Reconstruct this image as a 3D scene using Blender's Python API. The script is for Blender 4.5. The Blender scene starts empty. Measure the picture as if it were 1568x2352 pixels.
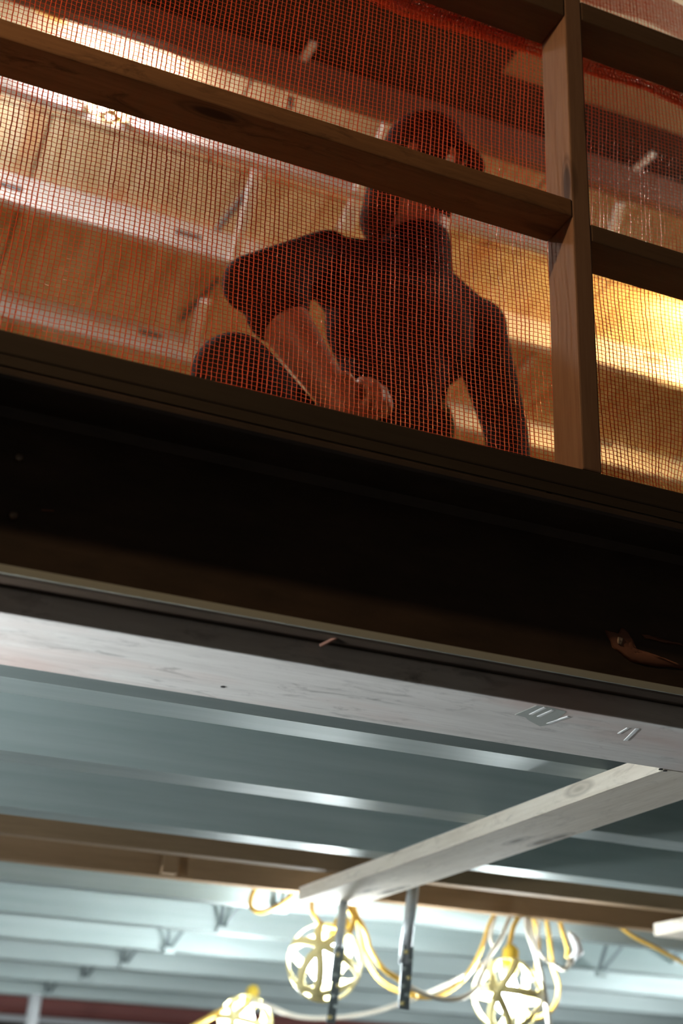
import bpy, bmesh, math, random
import numpy as np
from mathutils import Vector, Matrix
random.seed(4); rng = np.random.default_rng(4)
S = bpy.context.scene
COL = S.collection
ZC = 1.6                       # height of the camera above the ground floor; all heights below are relative to it

# ------------------------------------------------------------------ camera
F_PX = 3155.4
yaw, pit, rol = math.radians(22.12116), math.radians(24.69812), math.radians(2.40042)
_f = Vector((math.sin(yaw) * math.cos(pit), math.cos(yaw) * math.cos(pit), math.sin(pit)))
_r = Vector((math.cos(yaw), -math.sin(yaw), 0)); _u = _r.cross(_f)
RIGHT = math.cos(rol) * _r + math.sin(rol) * _u
UP = -math.sin(rol) * _r + math.cos(rol) * _u
FWD = _f
cam_d = bpy.data.cameras.new('camera'); cam = bpy.data.objects.new('camera', cam_d); COL.objects.link(cam)
cam.matrix_world = Matrix(((RIGHT.x, UP.x, -FWD.x, 0), (RIGHT.y, UP.y, -FWD.y, 0), (RIGHT.z, UP.z, -FWD.z, ZC), (0, 0, 0, 1)))
cam_d.sensor_fit = 'VERTICAL'; cam_d.sensor_height = 36.0; cam_d.sensor_width = 24.0
cam_d.lens = F_PX / 2352 * 36
cam_d.clip_start = 0.05
cam_d.dof.use_dof = True; cam_d.dof.focus_distance = 2.42; cam_d.dof.aperture_fstop = 2.5
S.camera = cam

# ------------------------------------------------------------------ world, exposure
w = bpy.data.worlds.new('world'); S.world = w; w.use_nodes = True
w.node_tree.nodes['Background'].inputs[0].default_value = (1.0, 0.80, 0.60, 1)
w.node_tree.nodes['Background'].inputs[1].default_value = 0.030
S.view_settings.view_transform = 'Standard'; S.view_settings.look = 'None'
S.view_settings.exposure = 0.0; S.view_settings.gamma = 1.0
S.cycles.sample_clamp_indirect = 5.0; S.cycles.sample_clamp_direct = 80.0
S.cycles.max_bounces = 8

# bulb radiances
E_LOW, E_LOWLEFT, E_UP, E_UPFAR, E_UPWARM, E_FRONT = 460.0, 2600.0, 800.0, 2500.0, 3600.0, 2700.0

def at(px, py, Y):
    """point of the place at depth Y that the photograph shows at (px, py)"""
    d = RIGHT * ((px - 784) / F_PX) + UP * (-(py - 1176) / F_PX) + FWD
    return d * (Y / d.y)
def atz(px, py, Z):
    d = RIGHT * ((px - 784) / F_PX) + UP * (-(py - 1176) / F_PX) + FWD
    return d * (Z / d.z)

# ------------------------------------------------------------------ materials
def mat(name, color=(0.5, 0.5, 0.5), rough=0.5, metal=0.0, spec=0.5):
    m = bpy.data.materials.new(name); m.use_nodes = True
    b = m.node_tree.nodes['Principled BSDF']
    b.inputs['Base Color'].default_value = (*color, 1); b.inputs['Roughness'].default_value = rough
    b.inputs['Metallic'].default_value = metal; b.inputs['Specular IOR Level'].default_value = spec
    return m
def N(m, t, **kw):
    n = m.node_tree.nodes.new(t)
    for k, v in kw.items(): setattr(n, k, v)
    return n
def L(m, a, b): m.node_tree.links.new(a, b)
def ramp(m, fac, stops):
    r = N(m, 'ShaderNodeValToRGB'); e = r.color_ramp.elements
    while len(e) < len(stops): e.new(0.5)
    for i, (p, c) in enumerate(stops): e[i].position = p; e[i].color = (*c, 1)
    L(m, fac, r.inputs[0]); return r.outputs[0]
def mixc(m, fac, a, b, mode='MIX'):
    x = N(m, 'ShaderNodeMix', data_type='RGBA', blend_type=mode)
    for s, v in ((x.inputs[0], fac), (x.inputs[6], a), (x.inputs[7], b)):
        if isinstance(v, bpy.types.NodeSocket): L(m, v, s)
        elif isinstance(v, tuple): s.default_value = (*v, 1)
        else: s.default_value = v
    return x.outputs[2]
def coords(m, scale=(1, 1, 1), loc=(0, 0, 0)):
    tc = N(m, 'ShaderNodeTexCoord'); mp = N(m, 'ShaderNodeMapping')
    mp.inputs['Scale'].default_value = scale; mp.inputs['Location'].default_value = loc
    L(m, tc.outputs['Object'], mp.inputs[0]); return mp.outputs[0]
def noise(m, vec, scale, detail=4, rough=0.55, dist=0.0):
    n = N(m, 'ShaderNodeTexNoise'); n.inputs['Scale'].default_value = scale
    n.inputs['Detail'].default_value = detail; n.inputs['Roughness'].default_value = rough
    n.inputs['Distortion'].default_value = dist; L(m, vec, n.inputs['Vector']); return n.outputs[0]
def bump(m, h, strength=0.2, dist=0.002):
    b = N(m, 'ShaderNodeBump'); b.inputs['Strength'].default_value = strength; b.inputs['Distance'].default_value = dist
    L(m, h, b.inputs['Height']); L(m, b.outputs[0], m.node_tree.nodes['Principled BSDF'].inputs['Normal'])

def wood(name, dark, mid, light, axis='x', seed=0.0, knots=True, rough=0.75, stain=None, mottle=0.0):
    m = mat(name, mid, rough, spec=0.25); b = m.node_tree.nodes['Principled BSDF']
    sc = {'x': (1.2, 22, 22), 'y': (22, 1.2, 22), 'z': (22, 22, 1.2)}[axis]
    v = coords(m, sc, (seed, seed * 1.7, seed * 0.3))
    g = noise(m, v, 1.6, 6, 0.6, 0.6)
    c = ramp(m, g, [(0.3, dark), (0.5, mid), (0.72, light)])
    v2 = coords(m, {'x': (6, 90, 90), 'y': (90, 6, 90), 'z': (90, 90, 6)}[axis], (seed, 0, 0))
    fine = noise(m, v2, 1.5, 3, 0.6)
    c = mixc(m, 0.35, c, ramp(m, fine, [(0.35, dark), (0.65, light)]), 'MIX')
    v3 = coords(m, (1, 1, 1), (seed * 2, 3, 1))
    blot = noise(m, v3, 3.0, 5, 0.6)
    c = mixc(m, 0.5, c, mixc(m, blot, mid, (min(1, light[0] * 1.05), min(1, light[1] * 1.05), min(1, light[2] * 1.05))))
    if knots:
        vo = N(m, 'ShaderNodeTexVoronoi'); vo.inputs['Scale'].default_value = 1.0
        L(m, coords(m, {'x': (3.2, 12, 12), 'y': (12, 3.2, 12), 'z': (12, 12, 3.2)}[axis], (seed * 3.1, seed, seed * 2)), vo.inputs['Vector'])
        k = ramp(m, vo.outputs['Distance'], [(0.0, (1, 1, 1)), (0.12, (0.9, 0.9, 0.9)), (0.17, (0.25, 0.25, 0.25)), (0.20, (0.45, 0.45, 0.45)), (0.25, (0, 0, 0))])
        c = mixc(m, k, c, tuple(x * 0.35 for x in dark))
    if mottle:
        mo = noise(m, coords(m, {'x': (5, 16, 16), 'y': (16, 5, 16), 'z': (16, 16, 5)}[axis], (seed, 7, 3)), 2.2, 8, 0.72, 0.8)
        big = noise(m, coords(m, (1, 1, 1), (seed, 9, 9)), 2.4, 3)
        k2 = ramp(m, mo, [(0.30, (1, 1, 1)), (0.47, (0, 0, 0))]); k3 = ramp(m, big, [(0.38, (0.25, 0.25, 0.25)), (0.62, (mottle,) * 3)])
        c = mixc(m, mixc(m, 1.0, k2, k3, 'MULTIPLY'), c, tuple(x * 0.45 for x in dark))
    if stain:
        st = noise(m, coords(m, (1.0, 3.0, 3.0), (seed * 5, 1, 2)), 1.8, 3, 0.5)
        c = mixc(m, ramp(m, st, [(0.52, (0, 0, 0)), (0.66, (0.7, 0.7, 0.7))]), c, stain)
    L(m, c, b.inputs['Base Color']); bump(m, fine, 0.25, 0.001)
    return m

W_RAIL = wood('weathered rail lumber', (0.10, 0.045, 0.020), (0.185, 0.088, 0.038), (0.28, 0.145, 0.066), 'x', 1.0, mottle=0.8)
W_RAIL2 = wood('darker rail lumber', (0.065, 0.038, 0.020), (0.105, 0.062, 0.034), (0.15, 0.092, 0.052), 'x', 6.0)
W_POST = wood('post lumber', (0.13, 0.065, 0.038), (0.22, 0.122, 0.072), (0.31, 0.19, 0.12), 'z', 2.0)
W_PLATE = wood('dark grimy plate lumber', (0.026, 0.019, 0.013), (0.040, 0.029, 0.019), (0.056, 0.042, 0.029), 'x', 3.0, knots=False)
W_BOARD = wood('grey weathered board', (0.46, 0.43, 0.40), (0.68, 0.645, 0.61), (0.82, 0.80, 0.77), 'x', 9.6, knots=False, stain=(0.64, 0.49, 0.44), mottle=0.9)
W_BRACE = wood('pale brace lumber', (0.48, 0.40, 0.30), (0.69, 0.62, 0.51), (0.84, 0.78, 0.68), 'y', 5.0, mottle=0.6)
W_LVL = wood('brown laminated beam', (0.16, 0.10, 0.055), (0.24, 0.155, 0.085), (0.30, 0.20, 0.12), 'x', 7.0, knots=False)

def plywood():
    m = mat('plywood ceiling', (0.6, 0.42, 0.22), 0.8, spec=0.2); b = m.node_tree.nodes['Principled BSDF']
    g = noise(m, coords(m, (9, 0.9, 1)), 1.3, 6, 0.6, 1.2)
    c = ramp(m, g, [(0.3, (0.48, 0.34, 0.19)), (0.52, (0.64, 0.52, 0.34)), (0.75, (0.74, 0.65, 0.50))])
    st = noise(m, coords(m, (4.5, 0.8, 1), (2, 5, 0)), 1.5, 4, 0.6)
    c = mixc(m, ramp(m, st, [(0.56, (0, 0, 0)), (0.72, (0.75, 0.75, 0.75))]), c, (0.50, 0.24, 0.10))
    br = N(m, 'ShaderNodeTexBrick'); br.offset = 0.5
    br.inputs['Scale'].default_value = 1.0; br.inputs['Mortar Size'].default_value = 0.006; br.inputs['Mortar Smooth'].default_value = 0.2
    br.inputs['Brick Width'].default_value = 1.22; br.inputs['Row Height'].default_value = 2.44
    L(m, coords(m, (1, 1, 1), (1.03, 1.15, 0)), br.inputs['Vector'])
    c = mixc(m, br.outputs['Fac'], c, (0.08, 0.04, 0.02))
    L(m, c, b.inputs['Base Color']); return m
PLY = plywood()
BLACKCEIL = mat('near black ceiling', (0.035, 0.024, 0.018), 0.8, spec=0.1)  # near-black base colour of the front ceiling

def galv(name, c0, c1, rough, metal):
    m = mat(name, c0, rough, metal); b = m.node_tree.nodes['Principled BSDF']
    n = noise(m, coords(m, (0.7, 14, 14)), 2.0, 4, 0.6)
    L(m, ramp(m, n, [(0.3, c0), (0.7, c1)]), b.inputs['Base Color'])
    r = N(m, 'ShaderNodeMapRange'); r.inputs[3].default_value = rough - 0.06; r.inputs[4].default_value = rough + 0.08
    L(m, noise(m, coords(m, (1, 5, 5), (3, 3, 3)), 3.0, 3), r.inputs[0]); L(m, r.outputs[0], b.inputs['Roughness'])
    return m
GALV = galv('galvanised steel', (0.40, 0.48, 0.47), (0.50, 0.57, 0.56), 0.48, 0.30)
GALV_UP = galv('grey steel joist', (0.56, 0.55, 0.57), (0.66, 0.65, 0.67), 0.45, 0.2)
GALV_ROD = galv('dull zinc steel', (0.50, 0.55, 0.58), (0.62, 0.66, 0.68), 0.4, 0.5)
DARKSTEEL = mat('dark strut steel', (0.22, 0.26, 0.27), 0.5, 0.4)
WHITE = mat('white painted strut', (0.88, 0.89, 0.91), 0.4)
GREYSTRUT = mat('grey strut', (0.16, 0.17, 0.18), 0.5, 0.3)
HOLE = mat('punched hole', (0.012, 0.010, 0.009), 0.9)
BOLT = mat('bolt', (0.25, 0.20, 0.16), 0.45, 0.6)
REDSTEEL = mat('red primed steel', (0.22, 0.06, 0.05), 0.6)
def beam_mat():
    m = mat('black brown beam paint', (0.03, 0.022, 0.017), 0.5, spec=0.35); b = m.node_tree.nodes['Principled BSDF']
    n = noise(m, coords(m, (2, 6, 6)), 3.0, 6, 0.65)
    L(m, ramp(m, n, [(0.35, (0.040, 0.029, 0.021)), (0.7, (0.072, 0.048, 0.035))]), b.inputs['Base Color']); bump(m, n, 0.15, 0.002)
    return m
BEAM = beam_mat()
SCAR = mat('rusty weld scar', (0.26, 0.12, 0.08), 0.75)
SCARLIGHT = mat('bare weld metal', (0.45, 0.38, 0.32), 0.45, 0.5)
CONC = mat('concrete', (0.15, 0.145, 0.14), 0.85)
DRYWALL = mat('pale drywall', (0.74, 0.70, 0.60), 0.9)
DARKWALL = mat('dark wall', (0.10, 0.09, 0.08), 0.9)
CHALK = mat('chalk', (0.80, 0.81, 0.80), 0.9)
SMUDGE = mat('grey smudge', (0.40, 0.42, 0.39), 0.9)
CORD = mat('yellow cord jacket', (0.80, 0.50, 0.10), 0.42)
CORDPALE = mat('pale cord jacket', (0.72, 0.66, 0.55), 0.45)
CAGE = mat('yellow plastic cage', (0.95, 0.82, 0.38), 0.4)
SOCKET = mat('yellow socket', (0.80, 0.55, 0.06), 0.4)
def emit(name, col, k):
    m = mat(name, (0.9, 0.9, 0.9), 0.3); b = m.node_tree.nodes['Principled BSDF']
    b.inputs['Emission Color'].default_value = (*col, 1); b.inputs['Emission Strength'].default_value = k; return m
BULB_LOW = emit('cool white bulb', (0.88, 0.97, 1.0), E_LOW)
BULB_LEFT = emit('strong cool white bulb', (0.90, 0.97, 1.0), E_LOWLEFT)
BULB_UP = emit('neutral bulb', (1.0, 0.93, 0.86), E_UP)
BULB_FAR = emit('bright neutral bulb', (1.0, 0.93, 0.86), E_UPFAR)
BULB_WARM = emit('warm bulb', (1.0, 0.56, 0.17), E_UPWARM)
BULB_DRY = emit('added drywall bulb', (1.0, 0.88, 0.70), 1300.0)
BULB_FRONT = emit('dim warm bulb', (1.0, 0.66, 0.36), E_FRONT)
def net_mat():
    m = bpy.data.materials.new('orange debris net'); m.use_nodes = True
    b = m.node_tree.nodes['Principled BSDF']; out = m.node_tree.nodes['Material Output']
    b.inputs['Base Color'].default_value = (0.85, 0.19, 0.08, 1); b.inputs['Roughness'].default_value = 0.28
    t = N(m, 'ShaderNodeBsdfTranslucent'); t.inputs[0].default_value = (0.85, 0.13, 0.045, 1)
    x = N(m, 'ShaderNodeMixShader'); x.inputs[0].default_value = 0.45
    L(m, b.outputs[0], x.inputs[1]); L(m, t.outputs[0], x.inputs[2]); L(m, x.outputs[0], out.inputs[0]); return m
NET = net_mat()
def skin_mat():
    m = mat('skin', (0.50, 0.27, 0.18), 0.5); b = m.node_tree.nodes['Principled BSDF']
    n = noise(m, coords(m), 25, 4, 0.6)
    L(m, ramp(m, n, [(0.3, (0.31, 0.135, 0.09)), (0.7, (0.41, 0.20, 0.135))]), b.inputs['Base Color'])
    b.inputs['Subsurface Weight'].default_value = 0.08; b.inputs['Subsurface Radius'].default_value = (0.02, 0.008, 0.004); return m
SKIN = skin_mat()
def cloth(name, c, s=90):
    m = mat(name, c, 0.9, spec=0.15); n = noise(m, coords(m), s, 3); bump(m, n, 0.3, 0.002); return m
SHIRT = cloth('dark maroon cotton', (0.022, 0.012, 0.011))
TROUSER = cloth('black canvas', (0.022, 0.018, 0.016))
CAP = cloth('dark cap fabric', (0.045, 0.020, 0.017))
HAIR = cloth('dark brown hair', (0.05, 0.028, 0.018), 200)
BOOT = mat('brown boot leather', (0.10, 0.05, 0.025), 0.6)
EYE = mat('eye', (0.7, 0.68, 0.65), 0.2)

# ------------------------------------------------------------------ builders
class MB:
    def __init__(s): s.v = []; s.f = []; s.smooth = []
    def add(s, vs, fs, smooth=False):
        o = len(s.v); s.v += [tuple(x) for x in vs]; s.f += [tuple(i + o for i in f) for f in fs]; s.smooth += [smooth] * len(fs); return s
    def box(s, x0, x1, y0, y1, z0, z1, M=None, bev=0.0):
        bm = bmesh.new(); bmesh.ops.create_cube(bm, size=1)
        for v in bm.verts: v.co = Vector((x0 + (v.co.x + .5) * (x1 - x0), y0 + (v.co.y + .5) * (y1 - y0), z0 + (v.co.z + .5) * (z1 - z0)))
        if bev: bmesh.ops.bevel(bm, geom=bm.edges[:], offset=bev, segments=2, affect='EDGES', profile=0.6)
        return s.bm(bm, M)
    def bm(s, bm, M=None, smooth=False):
        if M is not None: bm.transform(M)
        bm.verts.index_update()
        s.add([v.co[:] for v in bm.verts], [[v.index for v in f.verts] for f in bm.faces], smooth); bm.free(); return s
    def prism(s, prof, x0, x1, slope=0.0):
        """profile of (y, z) points, extruded along X; the profile is a closed loop"""
        n = len(prof); vs = [(x0, y, z) for y, z in prof] + [(x1, y, z) for y, z in prof]
        fs = [(i, (i + 1) % n, n + (i + 1) % n, n + i) for i in range(n)] + [tuple(range(n))[::-1], tuple(range(n, 2 * n))]
        return s.add(vs, fs)
    def tube(s, pts, r, n=8, cap=True, sub=6, smooth=True):
        P = [Vector(p) for p in pts]
        if sub > 1 and len(P) > 2:
            Q = []
            for i in range(len(P) - 1):
                p0, p1, p2, p3 = P[max(i - 1, 0)], P[i], P[i + 1], P[min(i + 2, len(P) - 1)]
                for k in range(sub):
                    t = k / sub
                    Q.append(0.5 * ((2 * p1) + (p2 - p0) * t + (2 * p0 - 5 * p1 + 4 * p2 - p3) * t * t + (3 * p1 - 3 * p2 + p3 - p0) * t ** 3))
            P = Q + [P[-1]]
        rr = r if isinstance(r, (list, tuple)) else [r] * len(P)
        vs = []; up = None
        for i, p in enumerate(P):
            d = (P[min(i + 1, len(P) - 1)] - P[max(i - 1, 0)]).normalized()
            if up is None: up = d.orthogonal().normalized()
            up = (up - d * up.dot(d)).normalized(); b = d.cross(up)
            ri = rr[min(i, len(rr) - 1)]
            for k in range(n):
                a = 2 * math.pi * k / n; vs.append(p + (up * math.cos(a) + b * math.sin(a)) * ri)
        fs = [(i * n + k, i * n + (k + 1) % n, (i + 1) * n + (k + 1) % n, (i + 1) * n + k) for i in range(len(P) - 1) for k in range(n)]
        if cap: fs += [tuple(range(n))[::-1], tuple(range((len(P) - 1) * n, len(P) * n))]
        return s.add(vs, fs, smooth)
    def bar(s, a, b, w, t, up=Vector((0, 0, 1))):
        a, b = Vector(a), Vector(b); d = (b - a); l = d.length; d.normalize()
        x = d.cross(up)
        x = x.normalized() if x.length > 1e-4 else d.orthogonal().normalized()
        y = x.cross(d)
        M = Matrix(((x.x, y.x, d.x, a.x), (x.y, y.y, d.y, a.y), (x.z, y.z, d.z, a.z), (0, 0, 0, 1)))
        return s.box(-w / 2, w / 2, -t / 2, t / 2, 0, l, M, min(w, t) * 0.15)
    def ball(s, c, r, M=None, seg=20, rings=12):
        bm = bmesh.new(); bmesh.ops.create_uvsphere(bm, u_segments=seg, v_segments=rings, radius=1)
        rx = r if isinstance(r, (tuple, list)) else (r, r, r)
        T = Matrix.Translation(Vector(c)) @ (M or Matrix.Identity(4)) @ Matrix.Diagonal((*rx, 1))
        return s.bm(bm, T, True)
    def capsule(s, a, b, ra, rb, n=16):
        a, b = Vector(a), Vector(b); d = (b - a); k = 7
        ts = [i / k for i in range(k + 1)]
        s.tube([a.lerp(b, t) for t in ts], [ra + (rb - ra) * t for t in ts], n, True, 1)
        s.ball(a, ra, seg=16, rings=10); s.ball(b, rb, seg=16, rings=10); return s

ORG = {}
def build(name, mb, m, parent=None, origin=None):
    v = mb.v if isinstance(mb, MB) else mb[0]
    f = mb.f if isinstance(mb, MB) else mb[1]
    if parent is not None: o0 = ORG[parent.name]
    elif origin is not None: o0 = Vector(origin)
    else:
        a = np.array(v); o0 = Vector((float((a[:, 0].min() + a[:, 0].max()) / 2), float((a[:, 1].min() + a[:, 1].max()) / 2), float(a[:, 2].min())))
    me = bpy.data.meshes.new(name)
    me.from_pydata([Vector(p) - o0 for p in v], [], f)
    if isinstance(mb, MB): me.polygons.foreach_set('use_smooth', mb.smooth)
    else: me.polygons.foreach_set('use_smooth', [True] * len(me.polygons))
    me.materials.append(m); me.update()
    bm = bmesh.new(); bm.from_mesh(me); bmesh.ops.recalc_face_normals(bm, faces=bm.faces[:]); bm.to_mesh(me); bm.free()
    o = bpy.data.objects.new(name, me); COL.objects.link(o)
    if parent is not None: o.parent = parent
    else: o.location = o0 + Vector((0, 0, ZC))
    ORG[o.name] = o0
    return o
def empty(name, loc):
    o = bpy.data.objects.new(name, None); COL.objects.link(o); o.empty_display_size = 0.05
    o.location = Vector(loc) + Vector((0, 0, ZC)); ORG[o.name] = Vector(loc); return o
def tag(o, label, cat, group=None):
    o['label'] = label; o['category'] = cat
    if group: o['group'] = group
    return o
def struct(o): o['kind'] = 'structure'; return o

# ------------------------------------------------------------------ the setting
Y0 = 1.75
struct(build('floor', MB().box(-6, 9, -5, 12, -1.75, -1.6), CONC))
struct(build('wall_back', MB().box(-6, 9, 12, 12.2, -1.6, 3.9), DARKWALL))
struct(build('wall_left', MB().box(-6.2, -6, 1.75, 12, -1.6, 3.9), DARKWALL))
struct(build('wall_right', MB().box(9, 9.2, 1.75, 12, -1.6, 3.9), DARKWALL))
struct(build('floor_upper', MB().box(-6, 9, Y0 + 0.005, 12, 0.985, 1.003), PLY))
DZ = 0.985
# corrugated steel deck seen between the joists of the lower ceiling
prof = []
y = 2.06
while y < 11.9:
    prof += [(y, 0.945), (y + 0.05, 0.945), (y + 0.065, 0.965), (y + 0.115, 0.965)]; y += 0.13
deck = [(a, b) for a, b in prof] + [(prof[-1][0], 0.983), (prof[0][0], 0.983)]
struct(build('ceiling_lower', MB().prism(deck, -6, 9), GALV))
ZPLY = 3.43
struct(build('ceiling_upper', MB().box(-6, 9, 3.52, 12, ZPLY, ZPLY + 0.02), PLY))
struct(build('ceiling_front', MB().box(-6, 1.86, 1.2, 3.52, ZPLY, ZPLY + 0.02).box(1.86, 9, 3.26, 3.52, ZPLY, ZPLY + 0.02), BLACKCEIL))
struct(build('ceiling_middle', MB().box(1.86, 9, 3.03, 3.26, ZPLY, ZPLY + 0.02), W_LVL))
struct(build('ceiling_right', MB().box(1.86, 9, 1.2, 3.03, ZPLY, ZPLY + 0.02), DRYWALL))

# ------------------------------------------------------------------ main beam (wide flange)
def wf(x0, x1, y0, z0, z1, wdt, tf, tw):
    yc = y0 + wdt / 2; a, b = yc - tw / 2, yc + tw / 2; y1 = y0 + wdt; q = 0.004
    return MB().prism([(y0 + q, z0), (y1 - q, z0), (y1, z0 + q), (y1, z0 + tf - q), (y1 - q, z0 + tf), (b + .012, z0 + tf), (b, z0 + tf + .012), (b, z1 - tf - .012), (b + .012, z1 - tf), (y1 - q, z1 - tf), (y1, z1 - tf + q), (y1, z1 - q), (y1 - q, z1),
                       (y0 + q, z1), (y0, z1 - q), (y0, z1 - tf + q), (y0 + q, z1 - tf), (a - .012, z1 - tf), (a, z1 - tf - .012), (a, z0 + tf + .012), (a - .012, z0 + tf), (y0 + q, z0 + tf), (y0, z0 + tf - q), (y0, z0 + q)], x0, x1)
steel = tag(build('steel_beam', wf(-4, 6, Y0, 0.672, 0.984, 0.21, 0.017, 0.012), BEAM),
            'deep black brown steel beam crossing the frame under the guard rail', 'beam')
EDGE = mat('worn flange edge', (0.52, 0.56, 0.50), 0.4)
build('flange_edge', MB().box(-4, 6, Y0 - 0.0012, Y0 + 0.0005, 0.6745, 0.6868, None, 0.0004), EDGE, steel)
YW = Y0 + 0.105 - 0.006
for px, py in ((43, 1052), (30, 1185)):
    p = at(px, py, YW)
    bo = build('bolt', MB().tube([(p.x, YW + 0.001, p.z), (p.x, YW - 0.007, p.z)], [0.0075, 0.006], 12, sub=1), BOLT, steel)
def blob(pts, y, thick, jit=0.0012):
    """ragged raised patch on the web: outline of (x, z) points with an irregular crown"""
    n = len(pts); c = Vector((sum(p[0] for p in pts) / n, 0, sum(p[1] for p in pts) / n)); vs = []; fs = []
    rings = [(1.0, 0.0), (0.85, 0.6), (0.55, 1.0), (0.25, 0.75)]
    for s_, h in rings:
        for (x, z) in pts:
            vs.append((c.x + (x - c.x) * s_ + random.uniform(-jit, jit), y - thick * h - random.uniform(0, jit), c.z + (z - c.z) * s_ + random.uniform(-jit, jit)))
    vs.append((c.x, y - thick * 0.7, c.z))
    for r_ in range(3):
        for i in range(n): fs.append((r_ * n + i, r_ * n + (i + 1) % n, (r_ + 1) * n + (i + 1) % n, (r_ + 1) * n + i))
    for i in range(n): fs.append((3 * n + i, 3 * n + (i + 1) % n, 4 * n))
    fs.append(tuple(range(n))[::-1])
    return MB().add(vs, fs, True)
def outline(pix, sub=3):
    P = [at(px, py, YW) for px, py in pix]; o = []
    for i in range(len(P)):
        a, b = P[i], P[(i + 1) % len(P)]
        for k in range(sub):
            q = a.lerp(b, k / sub); o.append((q.x, q.z))
    return o
sc = build('weld_scar', blob(outline([(1388, 1446), (1418, 1455), (1425, 1440), (1437, 1448), (1432, 1490), (1450, 1502), (1500, 1512), (1568, 1530), (1568, 1537), (1480, 1528), (1445, 1518), (1405, 1486)]), YW, 0.004), SCAR, steel)
build('weld_scar', blob(outline([(1470, 1455), (1500, 1464), (1545, 1476), (1568, 1480), (1568, 1484), (1520, 1476), (1480, 1466)]), YW, 0.003), SCAR, steel)
build('weld_scar', blob(outline([(1415, 1463), (1428, 1466), (1424, 1486), (1414, 1480)]), YW - 0.003, 0.003), SCARLIGHT, steel)
build('weld_scar', blob(outline([(95, 1170), (125, 1172), (124, 1176), (96, 1174)]), YW, 0.002, 0.0004), SCAR, steel)
build('weld_scar', MB().bar(at(735, 1484, Y0 + 0.03), at(806, 1447, Y0 + 0.0015), 0.006, 0.004), SCAR, steel)

# ------------------------------------------------------------------ lumber below and above the beam
def lumber(name, x0, x1, y0, y1, z0, z1, m, label, cat, bev=0.003):
    return tag(build(name, MB().box(x0, x1, y0, y1, z0, z1, None, bev), m), label, cat)
board = lumber('nailer_board', -3.5, 5.5, 1.792, 2.022, 0.634, 0.6715, W_BOARD, 'wide grey weathered board fixed flat under the dark steel beam', 'board')
def stroke(a, b, wd, m, nm='chalk_mark', zz=0.634):
    p, q = atz(*a, zz), atz(*b, zz)
    return build(nm, MB().bar(p + Vector((0, 0, -0.0006)), q + Vector((0, 0, -0.0006)), wd, 0.0012, Vector((0, 0, 1))), m, board)
P = [atz(*q, 0.634) for q in ((1182, 1641), (1232, 1620), (1262, 1624), (1300, 1634), (1282, 1650), (1262, 1664), (1240, 1668), (1215, 1655), (1205, 1647))]
n = len(P)
build('smudge', MB().add([(p.x, p.y, 0.6335) for p in P] + [(p.x, p.y, 0.6342) for p in P], [tuple(range(n)), tuple(range(n, 2 * n))[::-1]] + [(i, (i + 1) % n, n + (i + 1) % n, n + i) for i in range(n)]), SMUDGE, board)
for a, b, wd in (((1218, 1640), (1252, 1624), 0.006), ((1236, 1645), (1270, 1630), 0.006), ((1258, 1661), (1306, 1645), 0.006), ((1442, 1671), (1420, 1684), 0.004), ((1463, 1673), (1436, 1700), 0.006)):
    q = stroke(a, b, wd, CHALK); 
for a in ((1517, 1767), (1527, 1770), (512, 1577)):
    p = atz(*a, 0.634); build('nail_head', MB().tube([(p.x, p.y, 0.635), (p.x, p.y, 0.633)], 0.004, 8, sub=1), HOLE, board)

# cross braces under the joists
def quad_prism(corners, z0, z1):
    n = len(corners); return MB().add([(x, y, z0) for x, y in corners] + [(x, y, z1) for x, y in corners],
        [tuple(range(n))[::-1], tuple(range(n, 2 * n))] + [(i, (i + 1) % n, n + (i + 1) % n, n + i) for i in range(n)])
tag(build('cross_brace', quad_prism([(1.47, 2.024), (1.632, 2.024), (1.640, 3.015), (1.470, 3.170)], 0.634, 0.6715), W_BRACE),
    'pale knotty lumber brace running away from the grey board', 'brace')
tag(build('cross_brace', quad_prism([(1.4702, 3.174), (1.6402, 3.019), (1.639, 3.79), (1.462, 3.80)], 0.634, 0.6715), W_BRACE),
    'pale lumber brace end piece above the nearest caged lamp', 'brace')
tag(build('cross_brace', quad_prism([(2.65, 2.024), (2.815, 2.024), (2.815, 3.76), (2.65, 3.755)], 0.634, 0.6715), W_BRACE),
    'pale brace of which only the end shows at the right edge', 'brace')

# steel joists of the lower ceiling (C section: web, flange, lip)
def cee(x0, x1, yw, zb, zt, fl=0.075, lip=0.016, t=0.004):
    return MB().prism([(yw, zb), (yw + fl, zb), (yw + fl, zb + lip), (yw + fl - t, zb + lip), (yw + fl - t, zb + t), (yw + t, zb + t),
                       (yw + t, zt - t), (yw + fl, zt - t), (yw + fl, zt), (yw, zt)], x0, x1)
ZJ = 0.6725
jy = [2.205, 2.685, 3.195]
jl = ['galvanised joist nearest behind the grey board with a bright lower flange', 'second galvanised joist behind the grey board', 'third galvanised joist, the last one before the brown wooden beams']
for yv, lb in zip(jy, jl):
    tag(build('steel_joist', cee(-5, 8, yv, ZJ, 0.944, 0.088), GALV), lb, 'joist', 'steel joists of the lower ceiling')
fy = [4.20, 4.86, 5.53, 6.27, 7.10, 7.93, 8.8]
fl_ = ['first pale steel joist beyond the brown wooden beams', 'second pale steel joist beyond the brown wooden beams', 'third pale steel joist beyond the brown wooden beams', 'fourth pale steel joist beyond the brown wooden beams',
       'fifth pale steel joist beyond the brown wooden beams', 'sixth pale joist, just in front of the red steel beam', 'faint joist beyond the red steel beam']
for yv, lb in zip(fy, fl_):
    tag(build('steel_joist', cee(-5, 8, yv, ZJ, 0.944, 0.07), GALV), lb, 'joist', 'steel joists of the lower ceiling')
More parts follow.
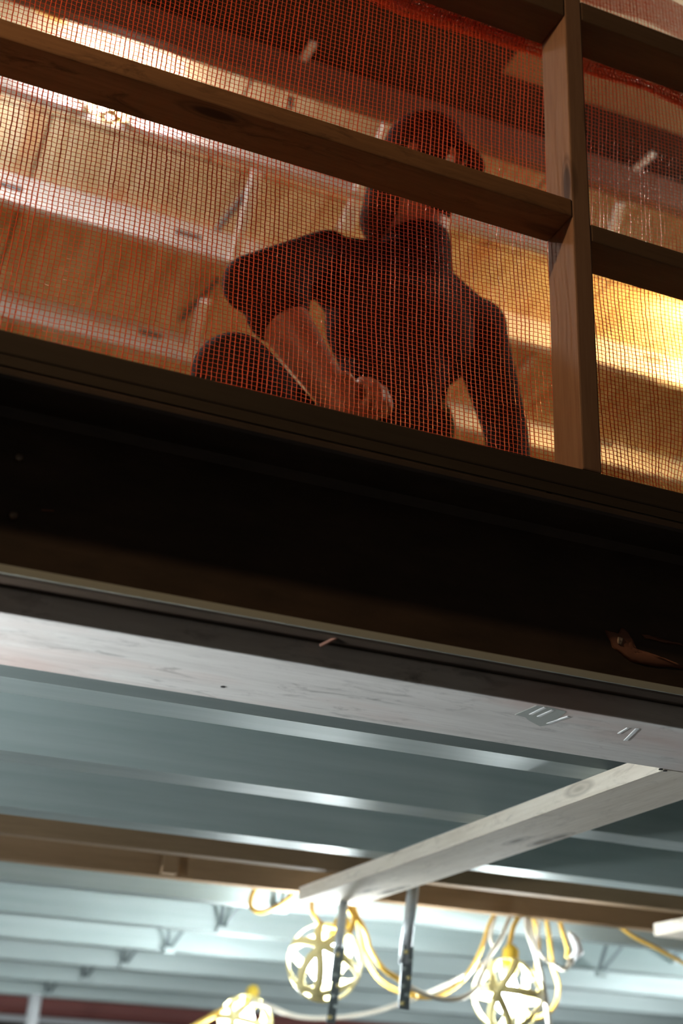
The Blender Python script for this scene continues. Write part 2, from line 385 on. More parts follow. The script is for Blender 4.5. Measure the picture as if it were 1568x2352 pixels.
# wooden beams in the ceiling opening
tag(build('wooden_beam', MB().box(-5, 8, 3.50, 3.548, ZJ, 0.944, None, 0.003), W_LVL), 'brown wooden beam with a thin lit edge, nearer of the pair', 'beam', 'brown wooden beams')
tag(build('wooden_beam', MB().box(-5, 8, 3.87, 3.918, ZJ, 0.944, None, 0.003), W_LVL), 'brown wooden beam with a thin lit edge, farther of the pair', 'beam', 'brown wooden beams')
p = atz(390, 2010, ZJ)
tag(build('wood_block', MB().box(p.x - 0.025, p.x + 0.02, 3.83, 3.8698, ZJ + 0.004, 0.78, None, 0.003), W_LVL), 'short wooden block on the face of the farther brown beam', 'block')
tag(build('steel_beam', wf(-5, 8, 8.25, 0.60, 0.93, 0.15, 0.014, 0.01), REDSTEEL), 'far red primed steel beam at the bottom left', 'beam')

zt_, zb_ = at(0, 2316, 9.3).z, at(0, 2344, 9.3).z
tag(build('steel_girder', wf(-5, 8, 9.25, zb_, 0.93, 0.12, zt_ - zb_, 0.01), WHITE), 'pale far girder flange under the red beam at the bottom left', 'beam')
# V shaped bridging between joists
def bridging(p, label, up_, sx=0.07, m=DARKSTEEL, zt=0.90):
    o = empty('joist_bridging', (p.x, p.y, p.z))
    tag(o, label, 'bridging', 'bridging clips between the lower joists')
    for s_ in (-1, 1):
        build('strut', MB().bar((p.x + s_ * 0.008, p.y + 0.01, p.z + 0.012), (p.x + s_ * sx, p.y + up_, zt), 0.013, 0.006), m, o)
    build('clip', MB().box(p.x - 0.022, p.x + 0.022, p.y - 0.012, p.y + 0.02, p.z - 0.012, p.z + 0.012, None, 0.004), GALV, o)
    return o
vl = ['V shaped clip on the second pale joist, nearest of the row at left', 'V shaped clip on the third pale joist, second of the row at left', 'V shaped clip, third of the receding row at left', 'V shaped clip, fourth of the receding row at left', 'V shaped clip, farthest of the receding row above the white pole']
for k, (px, py) in enumerate(((512, 2135), (388, 2183), (286, 2218), (195, 2250), (110, 2285))):
    p = atz(px, py, ZJ - 0.004); p *= (fy[k + 1] - 0.0195) / p.y; bridging(p, vl[k], -0.28, 0.085)
bridging(at(645, 2088, fy[0] - 0.0195), 'V shaped clip beside the brace end, behind the yellow cord loop', -0.22, 0.085)
bridging(at(1382, 2236, fy[1] - 0.0195), 'V shaped clip at right, beyond the tangled yellow cords', -0.28, 0.085)
bridging(at(1553, 2207, fy[1] - 0.0195), 'V shaped clip at the right edge under the yellow cord', -0.28, 0.085)

# hanging rods with perforated straps
def hanger(top, mid, bot, rw, sw, label, split):
    o = empty('hanger_strap', bot); tag(o, label, 'hanger', 'hanging steel straps')
    build('rod', MB().tube([top, mid], rw, 12, sub=1), GALV_ROD, o)
    a, b = Vector(mid) + (Vector(top) - Vector(mid)) * split, Vector(bot)
    st = build('perforated_strap', MB().bar(a + Vector((0, -0.012, 0)), b + Vector((0, -0.012, 0)), sw, 0.005, Vector((0, 1, 0))), DARKSTEEL, o)
    for k in range(7):
        q = a.lerp(b, 0.1 + 0.82 * k / 6) + Vector(((0.006 if k % 2 else -0.006), -0.0155, 0))
        build('strap_hole', MB().tube([q, q + Vector((0, -0.003, 0))], 0.0062, 10, sub=1), GALV if k % 3 else CAGE, st)
    return o
hanger((1.578, 3.74, 0.6335), at(768, 2255, 3.74), at(755, 2352, 3.74), 0.0135, 0.026, 'grey hanger pipe with drilled strap in front of the nearest caged lamp', 0.42)
hanger(at(951, 2016, 3.56), at(928, 2215, 3.56), at(922, 2318, 3.56), 0.0165, 0.032, 'grey hanger pipe with drilled strap right of the caged lamp, under the brace', 0.2)
tag(build('pole', MB().tube([at(82, 2285, 6.9), at(60, 2440, 6.9)], 0.030, 14, sub=1), WHITE), 'white pole hanging at the lower left corner', 'pole')

# ------------------------------------------------------------------ caged string lamps
def lamp(c, axis, r, label, bulbmat, group, cat='lamp', cage_n=4):
    c = Vector(c); axis = Vector(axis).normalized()
    o = empty('caged_lamp', c); tag(o, label, cat, group)
    R = axis.to_track_quat('Z', 'Y').to_matrix().to_4x4()
    T = Matrix.Translation(c) @ R
    # bulb: sphere narrowing into a neck towards the socket (axis points to the socket)
    prof = [(0.0, -0.052), (0.018, -0.049), (0.033, -0.037), (0.039, -0.018), (0.038, 0.0), (0.030, 0.022), (0.020, 0.042), (0.015, 0.058), (0.0, 0.058)]
    k = r / 0.1; vs = []; fs = []; ns = 20
    for pr_, pz in prof:
        for j in range(ns):
            a = 2 * math.pi * j / ns; vs.append(T @ Vector((pr_ * k * math.cos(a), pr_ * k * math.sin(a), pz * k)))
    for i in range(len(prof) - 1):
        for j in range(ns): fs.append((i * ns + j, i * ns + (j + 1) % ns, (i + 1) * ns + (j + 1) % ns, (i + 1) * ns + j))
    build('bulb', MB().add(vs, fs, True), bulbmat, o)
    build('socket', MB().tube([T @ Vector((0, 0, 0.056 * k)), T @ Vector((0, 0, 0.075 * k)), T @ Vector((0, 0, 0.125 * k)), T @ Vector((0, 0, 0.14 * k))], [0.022 * k, 0.026 * k, 0.024 * k, 0.012 * k], 14, sub=1), SOCKET, o)
    cg = MB()
    def ribbon(fn, n=26):
        Pp = [fn(i / (n - 1)) for i in range(n)]; vv = []
        for i, p_ in enumerate(Pp):
            d = (Pp[min(i + 1, n - 1)] - Pp[max(i - 1, 0)]).normalized(); nn = p_.normalized(); sd = d.cross(nn).normalized() * 0.0115
            for q in (p_ + sd, p_ + sd * 0.9 + nn * 0.003, p_ - sd * 0.9 + nn * 0.003, p_ - sd): vv.append(T @ (q * k))
        ff = [(i * 4 + a, i * 4 + (a + 1) % 4, (i + 1) * 4 + (a + 1) % 4, (i + 1) * 4 + a) for i in range(n - 1) for a in range(4)]
        cg.add(vv, ff, True)
    for sgn in (-1, 1):
        for j in range(cage_n):
            a0 = 2 * math.pi * j / cage_n
            ribbon(lambda t, a0=a0, sgn=sgn: Vector((0.1 * math.sin(0.25 + 2.75 * t) * math.cos(a0 + sgn * 1.5 * t), 0.1 * math.sin(0.25 + 2.75 * t) * math.sin(a0 + sgn * 1.5 * t), 0.1 * math.cos(0.25 + 2.75 * t))))
    for zz in (0.095, 0.0, -0.095):
        rr = math.sqrt(max(0.01 - zz * zz, 0.0003))
        ribbon(lambda t, rr=rr, zz=zz: Vector((rr * math.cos(6.2832 * t), rr * math.sin(6.2832 * t), zz)), 40)
    build('cage', cg, CAGE, o)
    return o
GL = 'caged string lamps below the lower ceiling'
l1 = at(745, 2210, 3.98); l2 = at(1165, 2285, 3.95); l3 = at(562, 2352, 5.1)
lamp(l1, (0.45, 0.1, 0.9), 0.111, 'glowing bulb in a round yellow cage behind the drilled hanger strap', BULB_LOW, GL)
lamp(l2, (0.1, 0.0, 1.0), 0.108, 'glowing caged bulb under the bundle of tangled yellow cords', BULB_LOW, GL)
lamp(l3, (0.2, 0, 1), 0.10, 'glowing caged bulb cut by the bottom edge, left of the hanger strap', BULB_LOW, GL)
lamp((-0.75, 1.93, 0.22), (0, 0, 1), 0.10, 'caged bulb beyond the left edge under the beam', BULB_LEFT, GL)
lamp((-1.2, 4.3, 0.36), (0, 0, 1), 0.10, 'added unseen bulb beyond the left edge, brightening the far joists', BULB_LEFT, GL)  # lamp added out of view for more light on the far joists
lamp((0.2, 7.6, 0.12), (0, 0, 1), 0.10, 'added unseen fill bulb beyond the bottom edge near the red beam', BULB_LOW, GL)  # extra lamp added below the view to light the far end
lamp((4.3, 4.6, 0.36), (0, 0, 1), 0.10, 'added unseen bulb beyond the right edge, brightening the far joists', BULB_LEFT, GL)  # added counterpart on the right, also filling the far joists
GU = 'caged string lamps under the upper ceiling'
lu = at(257, 228, 3.86)
lamp(lu, (0, 0, 1), 0.085, 'glowing caged bulb hanging just below the mid rail at upper left', BULB_UP, GU)
lamp((-0.35, 4.22, 3.29), (0, 0, 1), 0.10, 'caged bulb beyond the left edge of the upper ceiling', BULB_FAR, GU)
lamp((3.1, 2.45, 2.95), (0, 0, 1), 0.08, 'added unseen warm bulb beyond the right edge, brightening the pale drywall', BULB_DRY, GU)  # lamp added out of view to brighten the drywall and the net
lamp((3.62, 4.24, 3.28), (0, 0, 1), 0.10, 'warm caged bulb beyond the right edge of the upper ceiling', BULB_WARM, GU)
lamp((-0.95, 1.15, 2.15), (0, 0, 1), 0.08, 'dim warm caged bulb beyond the left edge in front of the rail', BULB_FRONT, GU)

# yellow cords
def cord(pix, Y, r, label, m=CORD, extra=None, dy=None):
    pts = [at(px, py, Y + (dy[i] if dy else 0)) for i, (px, py) in enumerate(pix)]
    if extra: pts += extra
    return tag(build('extension_cord', MB().tube(pts, r, 8), m), label, 'cord', 'cords of the string lamps')
cord([(600, 2020), (578, 2056), (576, 2082), (596, 2095), (632, 2084), (668, 2058), (700, 2020)], 3.99, 0.0072, 'yellow cord loop left of the brace end')
cord([(720, 2040), (716, 2075), (718, 2096), (738, 2122), (768, 2130), (790, 2129)], 3.96, 0.0075, 'cord curling from the brace end to the nearest lamp socket')
cord([(800, 2050), (806, 2085), (826, 2115), (842, 2150), (850, 2180), (880, 2225), (918, 2252), (955, 2290)], 3.93, 0.0082, 'upper of two yellow cords sagging from the nearest lamp to the strap')
cord([(806, 2060), (818, 2100), (826, 2140), (832, 2175), (848, 2215), (872, 2250), (912, 2276), (960, 2290)], 4.06, 0.0080, 'lower of two yellow cords sagging from the nearest lamp to the strap')
cord([(795, 2085), (812, 2110), (806, 2135), (800, 2150)], 3.93, 0.0075, 'short yellow cord dropping into the nearest lamp socket')
cord([(955, 2290), (1005, 2288), (1055, 2258), (1085, 2220), (1110, 2165), (1120, 2130), (1135, 2100)], 3.96, 0.0070, 'yellow cord rising from the strap to the bundle')
cord([(940, 2266), (980, 2286), (1030, 2296), (1070, 2288), (1098, 2262), (1122, 2200), (1150, 2155), (1172, 2100)], 3.895, 0.0075, 'pale cord swinging from the strap round the lamp bundle', CORDPALE)
cord([(1140, 2095), (1126, 2150), (1131, 2178), (1112, 2210), (1050, 2248), (975, 2284)], 3.99, 0.0055, 'thin pale cord behind the yellow one at the strap', CORDPALE)
cord([(1202, 2090), (1180, 2125), (1170, 2165), (1166, 2176), (1165, 2190)], 3.95, 0.0085, 'thick yellow cord dropping into the lamp under the bundle')
cord([(1206, 2090), (1212, 2140), (1232, 2195), (1246, 2260), (1258, 2330), (1266, 2400)], 3.90, 0.0085, 'straight pale cord hanging past the right of the bundle lamp', CORDPALE)
cord([(1220, 2090), (1236, 2160), (1232, 2230), (1240, 2290), (1228, 2345)], 4.0, 0.0075, 'yellow cord hanging straight behind the bundle lamp')
cord([(1250, 2090), (1262, 2160), (1268, 2215), (1282, 2262), (1276, 2305), (1250, 2332), (1222, 2338), (1205, 2320)], 3.97, 0.0080, 'long yellow loop at the right of the bundle lamp')
cord([(1280, 2090), (1290, 2135), (1303, 2178), (1302, 2200)], 3.93, 0.0078, 'bright yellow cord ending in the pale plug')
cord([(1215, 2110), (1236, 2185), (1272, 2215), (1296, 2226), (1320, 2200), (1322, 2165), (1305, 2140)], 3.92, 0.0062, 'pale cord looping through the plug', CORDPALE)
cord([(1240, 2100), (1232, 2180), (1238, 2240), (1222, 2248), (1200, 2246)], 3.98, 0.0062, 'short pale cord wrapped behind the bundle lamp', CORDPALE)
pl = empty('cord_plug', at(1312, 2170, 3.92)); tag(pl, 'pale blurred plug hanging at the right of the cord bundle', 'plug')
build('plug_body', MB().tube([at(1308, 2145, 3.92), at(1320, 2160, 3.92), at(1328, 2185, 3.92), at(1312, 2205, 3.92)], [0.008, 0.016, 0.017, 0.012], 10, sub=1), WHITE, pl)
build('cord_grip', MB().tube([at(1312, 2205, 3.92), at(1302, 2220, 3.92)], [0.011, 0.007], 10, sub=1), CORDPALE, pl)
cord([(1400, 2110), (1450, 2148), (1500, 2174), (1570, 2212), (1650, 2260)], 3.99, 0.0068, 'yellow cord slanting down at the right edge')
cord([(575, 2302), (610, 2308), (680, 2334), (760, 2338), (850, 2326), (915, 2306), (960, 2290)], 5.0, 0.0085, 'grey cord sagging from the bottom left lamp to the strap', CORDPALE)
cord([(380, 2395), (455, 2352), (505, 2324), (548, 2299)], 5.1, 0.0105, 'yellow cord rising to the bottom left lamp')
cord([(-40, -95), (60, 5), (120, 40), (185, 68), (240, 106), (290, 135)], 3.62, 0.0085, 'yellow cord crossing the top left corner above the rail', dy=[-0.1, 0, 0.05, 0.1, 0.14, 0.2])

# ------------------------------------------------------------------ guard rail
lumber('bottom_plate', -4, 6, Y0, Y0 + 0.14, 1.003, 1.0415, W_PLATE, 'dark grimy lumber plate lying along the top of the steel beam', 'plate')
tag(build('floor_edge_strip', MB().box(-4, 6, Y0 + 0.001, Y0 + 0.005, 0.9855, 1.0025), W_PLATE), 'dark edge strip of the upper floor under the lumber plate', 'trim')
XP = 1.1435
post = lumber('rail_post', XP, XP + 0.038, Y0, Y0 + 0.089, 1.042, 2.40, W_POST, 'upright lumber guard rail post with net shadow on its side', 'post')
lumber('mid_rail', -3, XP - 0.0005, Y0, Y0 + 0.089, 1.5585, 1.5965, W_RAIL, 'brown mid rail running left from the post across the worker', 'rail')
lumber('mid_rail', XP + 0.0385, 4.5, Y0, Y0 + 0.089, 1.516, 1.554, W_RAIL2, 'dark mid rail running right from the post', 'rail')
lumber('top_rail', -3, XP - 0.0005, Y0, Y0 + 0.089, 2.045, 2.095, W_RAIL2, 'dark top rail left of the post, cut by the top edge', 'rail')
lumber('top_rail', XP + 0.0385, 4.5, Y0, Y0 + 0.089, 2.050, 2.098, W_RAIL2, 'dark top rail right of the post with orange net lying over it', 'rail')

# ------------------------------------------------------------------ orange debris net: two families of woven threads
def net():
    X0, X1, SP = -0.55, 2.45, 0.0086
    def foldz(x):
        return np.interp(x, [-0.6, 0.5, 0.765, 0.83, 1.0, 1.17, 1.28, 1.40, 1.52, 1.8, 2.6], [1.97, 2.035, 2.026, 2.018, 2.028, 2.036, 2.036, 2.048, 2.030, 2.03, 2.03])
    # path across the height: t in metres of net
    T = np.arange(0, 2.08, SP)
    xs = np.arange(X0, X1, SP)
    XX, TT = np.meshgrid(xs, T, indexing='ij')
    fz = foldz(XX) - 1.043
    z = np.where(TT < fz, TT, 0)
    # gathered band at the fold: 12 rows squeezed into a narrow pleat, then up and over the rail
    over = TT - fz
    zz = np.where(TT < fz, TT, fz + np.where(over < 0.42, 0.013 * np.sin(over / 0.42 * 7 * np.pi) + over * 0.085, 0.0357 + np.minimum(over - 0.42, 0.145) + 0.20 * np.maximum(over - 0.565, 0)))
    yy = np.where(TT < fz, 0, np.where(over < 0.42, 0.02 * np.sin(over / 0.42 * 5 * np.pi) ** 2, 0))
    # bunching near the plate on the left
    q = np.clip((0.55 - XX) / 0.5, 0, 1)
    low = np.clip(1 - zz / 0.14, 0, 1)
    z = 1.043 + zz - q * low * zz * 0.45
    bul = np.sin(np.clip(zz / 1.0, 0, 1) * np.pi)
    y = 1.8465 + yy + 0.020 * bul * (1.2 + np.sin(2.3 * XX + 0.5)) + 0.006 * bul * np.sin(9 * XX + 4 * zz) + 0.004 * np.sin(21 * zz + 3 * XX) * bul
    y += 0.05 * np.exp(-((zz - 0.08) / 0.07) ** 2) * np.clip((XX - 1.2) / 0.3, 0, 1) * (0.5 + 0.5 * np.sin(14 * XX))
    x = XX + 0.006 * np.sin(5 * zz + 2 * XX) * bul + 0.010 * np.sin(2.2 * zz)
    z = z + 0.006 * np.sin(4 * XX + 1.0) * bul + 0.002 * np.sin(23 * XX) * bul
    # on top of the rail the net lies forward over its back edge
    top = np.clip(z - 2.10, 0, 1)
    y = np.maximum(y, 1.8435) - 0.0 * top
    G = np.stack([x, y, z], -1) + rng.normal(0, 0.00035, (*x.shape, 3))
    V = []; F = []; off = 0
    def threads(G, wfun, thick):
        nonlocal off
        n, k, _ = G.shape
        d = np.gradient(G, axis=1); d /= np.linalg.norm(d, axis=-1, keepdims=True)
        nor = np.broadcast_to(np.array([0, -1.0, 0]), d.shape)
        s = np.cross(d, nor); s /= np.maximum(np.linalg.norm(s, axis=-1, keepdims=True), 1e-6)
        nn = np.cross(s, d)
        wv = wfun(n, k)
        ring = np.stack([G + s * wv[..., None], G - nn * thick, G - s * wv[..., None], G + nn * thick], 2)
        idx = np.arange(n * k * 4).reshape(n, k, 4) + off
        for a in range(4):
            b = (a + 1) % 4
            F.append(np.stack([idx[:, :-1, a], idx[:, :-1, b], idx[:, 1:, b], idx[:, 1:, a]], -1).reshape(-1, 4))
        V.append(ring.reshape(-1, 3)); off += n * k * 4
    # verticals with twist: densify along the thread
    def dens(G, m):
        n, k, _ = G.shape; t = np.linspace(0, k - 1, (k - 1) * m + 1); i = np.minimum(t.astype(int), k - 2); f = (t - i)[None, :, None]
        return G[:, i] * (1 - f) + G[:, i + 1] * f
    Gv = dens(G, 2)
    ph = rng.uniform(0, 6.28, (Gv.shape[0], 1))
    fat = rng.choice([0.00072, 0.00106], (Gv.shape[0], 1))
    threads(Gv, lambda n, k: fat * (1 + 0.32 * np.sin(np.arange(k)[None] * np.pi + ph)) , 0.0006)
    Gh = G.transpose(1, 0, 2) + np.array([0, 0.0006, 0])
    threads(Gh, lambda n, k: np.full((n, k), 0.00062), 0.00045)
    return np.concatenate(V), np.concatenate(F)
nv, nf = net()
org = np.array([0.95, 1.85, 1.042])
me = bpy.data.meshes.new('debris_net')
me.vertices.add(len(nv)); me.vertices.foreach_set('co', (nv - org).astype(np.float32).ravel())
me.loops.add(nf.size); me.loops.foreach_set('vertex_index', nf.astype(np.int32).ravel())
me.polygons.add(len(nf)); me.polygons.foreach_set('loop_start', (np.arange(len(nf)) * 4).astype(np.int32)); me.polygons.foreach_set('loop_total', np.full(len(nf), 4, np.int32))
me.update(calc_edges=True); me.validate(); me.polygons.foreach_set('use_smooth', [True] * len(me.polygons)); me.materials.append(NET)
net_o = bpy.data.objects.new('debris_net', me); COL.objects.link(net_o); net_o.location = Vector(org) + Vector((0, 0, ZC))
tag(net_o, 'orange red mesh debris net stretched behind the guard rail', 'net')

# ------------------------------------------------------------------ upper ceiling joists
ZU = 3.30
SHADESTEEL = mat('steel darkened for shade', (0.17, 0.095, 0.07), 0.6)  # joist steel coloured dark brown to stand in for its unlit web
def ujoist(yw, label, slots=(), zb=ZU, fl=0.045, m=GALV_UP):
    o = tag(build('ceiling_joist', cee(-5, 8, yw, zb, ZPLY - 0.001, fl, 0.012, 0.003), m), label, 'joist', 'steel joists of the upper ceiling')
    for px, py in slots:
        p = at(px, py, yw)
        build('punched_slot', MB().box(p.x - 0.055, p.x + 0.055, yw - 0.0012, yw + 0.001, p.z - 0.010, p.z + 0.010, None, 0.0004), HOLE, o)
    return o
ujoist(3.49, 'upper joist of the bay behind the dark ceiling strip, reddish through the net, coloured dark for shade', m=SHADESTEEL)
ujoist(3.935, 'grey upper joist carrying the bulb at upper left')
ujoist(4.575, 'grey upper joist with slots, second from the mid rail', ((20, 428), (432, 539), (1500, 825)))
ujoist(5.42, 'grey upper joist just above the plate at lower left, with slots', ((345, 768), (1385, 1020)))
ujoist(6.3, 'farthest upper joist, hidden low behind the plate')
# bridging struts between the upper joists
def strut(a, b, wd, m, label, za=3.315, zb=3.315):
    p, q = atz(*a, za), atz(*b, zb)
    return tag(build('bridging_strut', MB().bar(p, q, wd, 0.02), m), label, 'strut', 'bridging struts of the upper ceiling')
strut((592, 392), (535, 608), 0.042, WHITE, 'bright strut between the slotted joists, left of the worker')
strut((602, 398), (498, 528), 0.022, GREYSTRUT, 'thin grey strut crossing the bright one left of the worker', 3.36, 3.40)
strut((470, 690), (428, 832), 0.042, WHITE, 'bright strut standing on the plate left of the dark knee')
strut((500, 642), (415, 735), 0.022, GREYSTRUT, 'thin grey strut above the bright one left of the dark knee', 3.36, 3.40)
strut((908, 266), (792, 526), 0.062, WHITE, 'broad bright strut beside the head of the worker')
strut((880, 470), (856, 548), 0.026, GREYSTRUT, 'short grey strut just left of the neck of the worker')
strut((720, 98), (690, 145), 0.026, WHITE, 'small pale strut in the dark bay at top centre', 3.425, 3.425)
strut((950, 264), (953, 282), 0.03, WHITE, 'small white bar for a bridging glint just above the cap')  # white bar stands in for a glint on the bridging
strut((1500, 352), (1452, 392), 0.022, WHITE, 'small pale strut in the dark bay right of the post', 3.425, 3.425)
strut((1424, 468), (1404, 535), 0.034, WHITE, 'bright strut on the golden ceiling right of the post')
strut((1222, 822), (1200, 852), 0.028, WHITE, 'small pale strut between the worker and the post', 3.425, 3.425)
strut((668, 225), (668, 245), 0.022, GREYSTRUT, 'small grey clip above the mid rail at top centre')

# ------------------------------------------------------------------ the worker, half kneeling behind the net
def remesh(mb, name, vox, smooth=4):
    me = bpy.data.meshes.new('tmp'); me.from_pydata(mb.v, [], mb.f); me.update()
    bm = bmesh.new(); bm.from_mesh(me); bmesh.ops.recalc_face_normals(bm, faces=bm.faces[:]); bm.to_mesh(me); bm.free()
    o = bpy.data.objects.new('tmp', me); COL.objects.link(o)
    md = o.modifiers.new('r', 'REMESH'); md.mode = 'VOXEL'; md.voxel_size = vox
    ms = o.modifiers.new('s', 'SMOOTH'); ms.factor = 0.5; ms.iterations = smooth
    dg = bpy.context.evaluated_depsgraph_get(); dg.update()
    e = bpy.data.meshes.new_from_object(o.evaluated_get(dg))
    v = [x.co.copy() for x in e.vertices]; f = [tuple(p.vertices) for p in e.polygons]
    bpy.data.objects.remove(o); bpy.data.meshes.remove(e)
    return (v, f)
V3 = Vector
pel = V3((1.14, 2.66, 1.37)); waist = V3((1.150, 2.60, 1.52)); chest = V3((1.165, 2.54, 1.76)); nb = V3((1.185, 2.52, 1.93))
shR, elR, wrR = V3((0.955, 2.51, 1.875)), V3((0.765, 2.43, 1.715)), V3((0.945, 2.345, 1.405))
shL, elL, wrL = V3((1.375, 2.55, 1.835)), V3((1.436, 2.52, 1.555)), V3((1.415, 2.44, 1.29))
hd = V3((1.185, 2.475, 2.20))
hf = V3((0.70, -0.66, -0.26)).normalized(); hr = hf.cross(V3((0, 0, 1))).normalized(); hu = hr.cross(hf)
HM = Matrix(((hr.x, hf.x, hu.x, 0), (hr.y, hf.y, hu.y, 0), (hr.z, hf.z, hu.z, 0), (0, 0, 0, 1)))
def hp(r, f, u): return hd + hr * r + hf * f + hu * u
person = empty('person', (1.1, 2.55, 1.003))
tag(person, 'worker in dark t-shirt and cap half kneeling behind the orange net', 'person')
body = MB()
# torso
for c, r in ((pel, (0.165, 0.115, 0.12)), (waist, (0.145, 0.105, 0.13)), (chest, (0.175, 0.12, 0.15)), (nb + V3((0, 0.02, -0.06)), (0.15, 0.085, 0.075))): body.ball(c, r)
body.capsule(pel, waist, 0.12, 0.11); body.capsule(waist, chest, 0.11, 0.12)
body.capsule(chest + V3((-0.08, 0, 0.05)), shR, 0.085, 0.062); body.capsule(chest + V3((0.08, 0, 0.05)), shL, 0.085, 0.062)
body.capsule(nb + V3((0, 0.01, -0.04)), hd + V3((0, 0.03, -0.06)), 0.086, 0.084)
for sx_ in (shR, shL): body.capsule(nb + V3((0, 0.015, 0.0)), nb.lerp(sx_, 0.7), 0.07, 0.05)
# arms
body.capsule(shR, elR, 0.058, 0.044); body.capsule(elR, elR.lerp(wrR, 0.3), 0.050, 0.058); body.capsule(elR.lerp(wrR, 0.3), wrR, 0.058, 0.036)
body.capsule(shL, elL, 0.058, 0.044); body.capsule(elL, elL.lerp(wrL, 0.3), 0.044, 0.046); body.capsule(elL.lerp(wrL, 0.3), wrL, 0.046, 0.029)
# legs
hipR, knR, anR = V3((1.05, 2.62, 1.34)), V3((0.690, 2.30, 1.390)), V3((0.76, 2.45, 1.075))
hipL, knL, anL = V3((1.25, 2.64, 1.34)), V3((1.34, 2.36, 1.075)), V3((1.29, 2.80, 1.07))
for h, k_, a in ((hipR, knR, anR), (hipL, knL, anL)):
    body.capsule(h, k_, 0.085, 0.058); body.capsule(k_, k_.lerp(a, .35), 0.056, 0.056); body.capsule(k_.lerp(a, .35), a, 0.056, 0.036)
body.capsule(anR, V3((0.70, 2.26, 1.035)), 0.035, 0.025); body.capsule(anL, V3((1.30, 2.86, 1.04)), 0.035, 0.025)
# head
body.ball(hp(0, -0.012, 0.045), (0.076, 0.096, 0.098), HM); body.ball(hp(0, 0.03, -0.045), (0.058, 0.066, 0.075), HM)
body.ball(hp(0, 0.075, -0.092), (0.030, 0.024, 0.024), HM)                          # chin
body.capsule(hp(0, 0.094, 0.02), hp(0, 0.118, -0.022), 0.010, 0.015)                 # nose
for s_ in (-1, 1):
    body.ball(hp(s_ * 0.078, -0.005, -0.005), (0.010, 0.020, 0.032), HM)             # ears
    body.ball(hp(s_ * 0.030, 0.084, 0.030), (0.024, 0.012, 0.010), HM)               # brows
    body.ball(hp(s_ * 0.036, 0.066, -0.025), (0.024, 0.022, 0.022), HM)              # cheeks
body.ball(hp(0, 0.092, -0.050), (0.024, 0.010, 0.006), HM); body.ball(hp(0, 0.090, -0.062), (0.022, 0.010, 0.007), HM)   # lips
# right hand: back of the hand up, fingers folded down on the thigh, thumb out to the left
body.capsule(wrR, V3((0.9750, 2.35, 1.4020)), 0.030, 0.030)
kn = [V3((0.9820, 2.335, 1.4740)), V3((1.0000, 2.338, 1.4790)), V3((1.0180, 2.345, 1.4750)), V3((1.0340, 2.355, 1.4650))]
for i, k_ in enumerate(kn):
    body.capsule(V3((0.985 + 0.012 * i, 2.355, 1.4070)), k_, 0.014, 0.0105)
    ln = (0.040, 0.046, 0.042, 0.033)[i]
    m1 = k_ + V3((0.006 + 0.003 * i, -0.022, -0.018)) * (ln / 0.04); m2 = m1 + V3((0.004, -0.004, -0.030)) * (ln / 0.04); m3 = m2 + V3((-0.004, 0.014, -0.016))
    body.capsule(k_, m1, 0.0102, 0.0092); body.capsule(m1, m2, 0.0092, 0.0084); body.capsule(m2, m3, 0.0084, 0.0072)
body.capsule(V3((0.9750, 2.345, 1.4220)), V3((0.9580, 2.325, 1.4540)), 0.014, 0.0115); body.capsule(V3((0.9580, 2.325, 1.4540)), V3((0.9400, 2.312, 1.4640)), 0.0112, 0.0092); body.capsule(V3((0.9400, 2.312, 1.4640)), V3((0.9280, 2.305, 1.4610)), 0.0092, 0.0075)
# left hand resting on the thigh
for i in range(4):
    b0 = wrL + V3((-0.03 + 0.02 * i, -0.05, -0.05)); body.capsule(wrL, b0, 0.026, 0.0115)
    b1 = b0 + V3((0, -0.03, -0.02)); b2 = b1 + V3((0, -0.012, -0.026)); body.capsule(b0, b1, 0.0102, 0.009); body.capsule(b1, b2, 0.009, 0.0075)
body.capsule(wrL + V3((-0.015, -0.015, -0.015)), wrL + V3((-0.055, -0.035, -0.035)), 0.014, 0.010)
build('body', remesh(body, 'b', 0.0055, 3), SKIN, person)
for s_ in (-1, 1): build('eye', MB().ball(hp(s_ * 0.031, 0.080, 0.012), 0.0125), EYE, person)
# shirt
sh = MB()
for c, r in ((waist + V3((0, 0, -0.05)), (0.178, 0.124, 0.13)), (waist + V3((0.01, 0, 0.03)), (0.174, 0.122, 0.12)), (chest, (0.190, 0.136, 0.155)), (nb + V3((0, 0.02, -0.065)), (0.160, 0.098, 0.078))): sh.ball(c, r)
sh.capsule(waist + V3((0, 0, -0.06)), chest, 0.125, 0.138)
sh.capsule(nb + V3((0, .01, -0.06)), nb + V3((0, 0.012, 0.0)), 0.100, 0.096); sh.capsule(nb, nb + V3((0.004, -0.005, 0.062)), 0.096, 0.090)
for sx_ in (shR, shL): sh.capsule(nb + V3((0, 0.015, -0.01)), nb.lerp(sx_, 0.75), 0.078, 0.066)
sh.capsule(chest + V3((-0.08, 0, 0.06)), shR, 0.098, 0.078); sh.capsule(shR, shR.lerp(elR, 1.08) , 0.078, 0.066)
sh.capsule(shR.lerp(elR, 0.75) + V3((0.01, 0, -0.03)), elR.lerp(wrR, 0.24) , 0.074, 0.071)
sh.capsule(chest + V3((0.08, 0, 0.06)), shL, 0.098, 0.078); sh.capsule(shL, shL.lerp(elL, 0.62), 0.074, 0.062); sh.capsule(shL.lerp(elL, 0.62), elL, 0.062, 0.054); sh.capsule(elL, elL.lerp(wrL, 0.5), 0.054, 0.049)  # left sleeve run down the forearm: dark cloth stands in for shade
build('shirt', remesh(sh, 's', 0.008, 4), SHIRT, person)
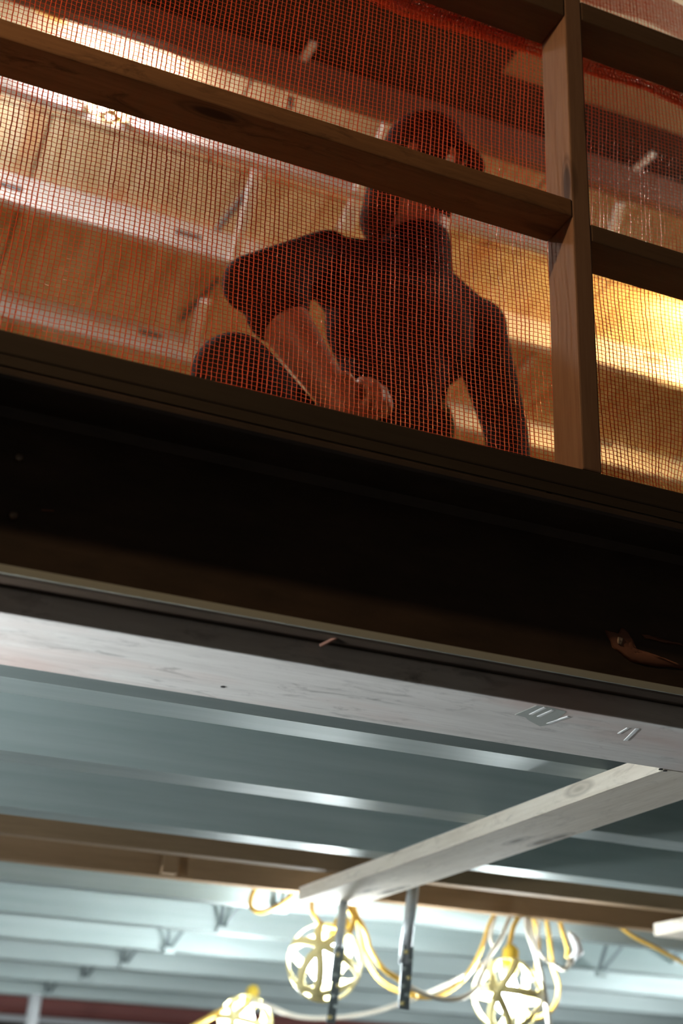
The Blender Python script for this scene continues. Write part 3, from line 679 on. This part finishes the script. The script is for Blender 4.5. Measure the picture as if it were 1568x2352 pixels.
# trousers
tr = MB(); tr.ball(pel, (0.182, 0.135, 0.125))
for h, k_, a in ((hipR, knR, anR), (hipL, knL, anL)):
    tr.capsule(h, k_, 0.105, 0.088); tr.capsule(k_, k_.lerp(a, .8), 0.084, 0.062)
build('trousers', remesh(tr, 't', 0.008, 4), TROUSER, person)
# cap with brim
cp = MB(); cp.ball(hp(0, -0.012, 0.062), (0.092, 0.110, 0.100), HM)
cap = build('cap', remesh(cp, 'c', 0.006, 2), CAP, person)
bz = MB(); vs = []; fs = []
for i in range(13):
    a = -1.15 + 2.3 * i / 12
    for rr, dz_ in ((0.098, 0.052), (0.120 + 0.032 * math.cos(a), 0.030)):
        for th in (0, 0.005): vs.append(hp(rr * math.sin(a) * 0.90, rr * math.cos(a), dz_ + th))
for i in range(12):
    o_ = i * 4; p_ = o_ + 4
    fs += [(o_, o_ + 2, p_ + 2, p_), (o_ + 1, p_ + 1, p_ + 3, o_ + 3), (o_ + 2, o_ + 3, p_ + 3, p_ + 2), (o_, p_, p_ + 1, o_ + 1)]
fs += [(0, 1, 3, 2), (48, 50, 51, 49)]
build('brim', bz.add(vs, fs), CAP, cap)
hb = MB(); hb.ball(hp(0, -0.030, 0.015), (0.084, 0.088, 0.085), HM); hb.capsule(hp(0.0, -0.055, -0.02), hp(0.0, -0.050, -0.15), 0.078, 0.072); hb.capsule(hp(-0.05, -0.045, 0), hp(-0.05, -0.05, -0.15), 0.050, 0.05)
build('hair', remesh(hb, 'h', 0.006, 2), HAIR, person)
bd = MB(); bd.ball(hp(0, 0.050, -0.095), (0.066, 0.056, 0.042), HM); bd.capsule(hp(-0.064, 0.005, -0.04), hp(-0.034, 0.06, -0.092), 0.014, 0.018); bd.capsule(hp(0.064, 0.005, -0.04), hp(0.034, 0.06, -0.092), 0.014, 0.018)
build('beard', remesh(bd, 'd', 0.006, 2), HAIR, person)
for a, t_ in ((anR, V3((0.69, 2.21, 1.035))), (anL, V3((1.30, 2.80, 1.045)))):
    bt = MB(); bt.capsule(a + V3((0, 0, 0.02)), a + V3((0, 0, -0.03)), 0.052, 0.048); bt.capsule(a + V3((0, 0, -0.028)), t_, 0.043, 0.032)
    build('boot', remesh(bt, 'o', 0.008, 3), BOOT, person)
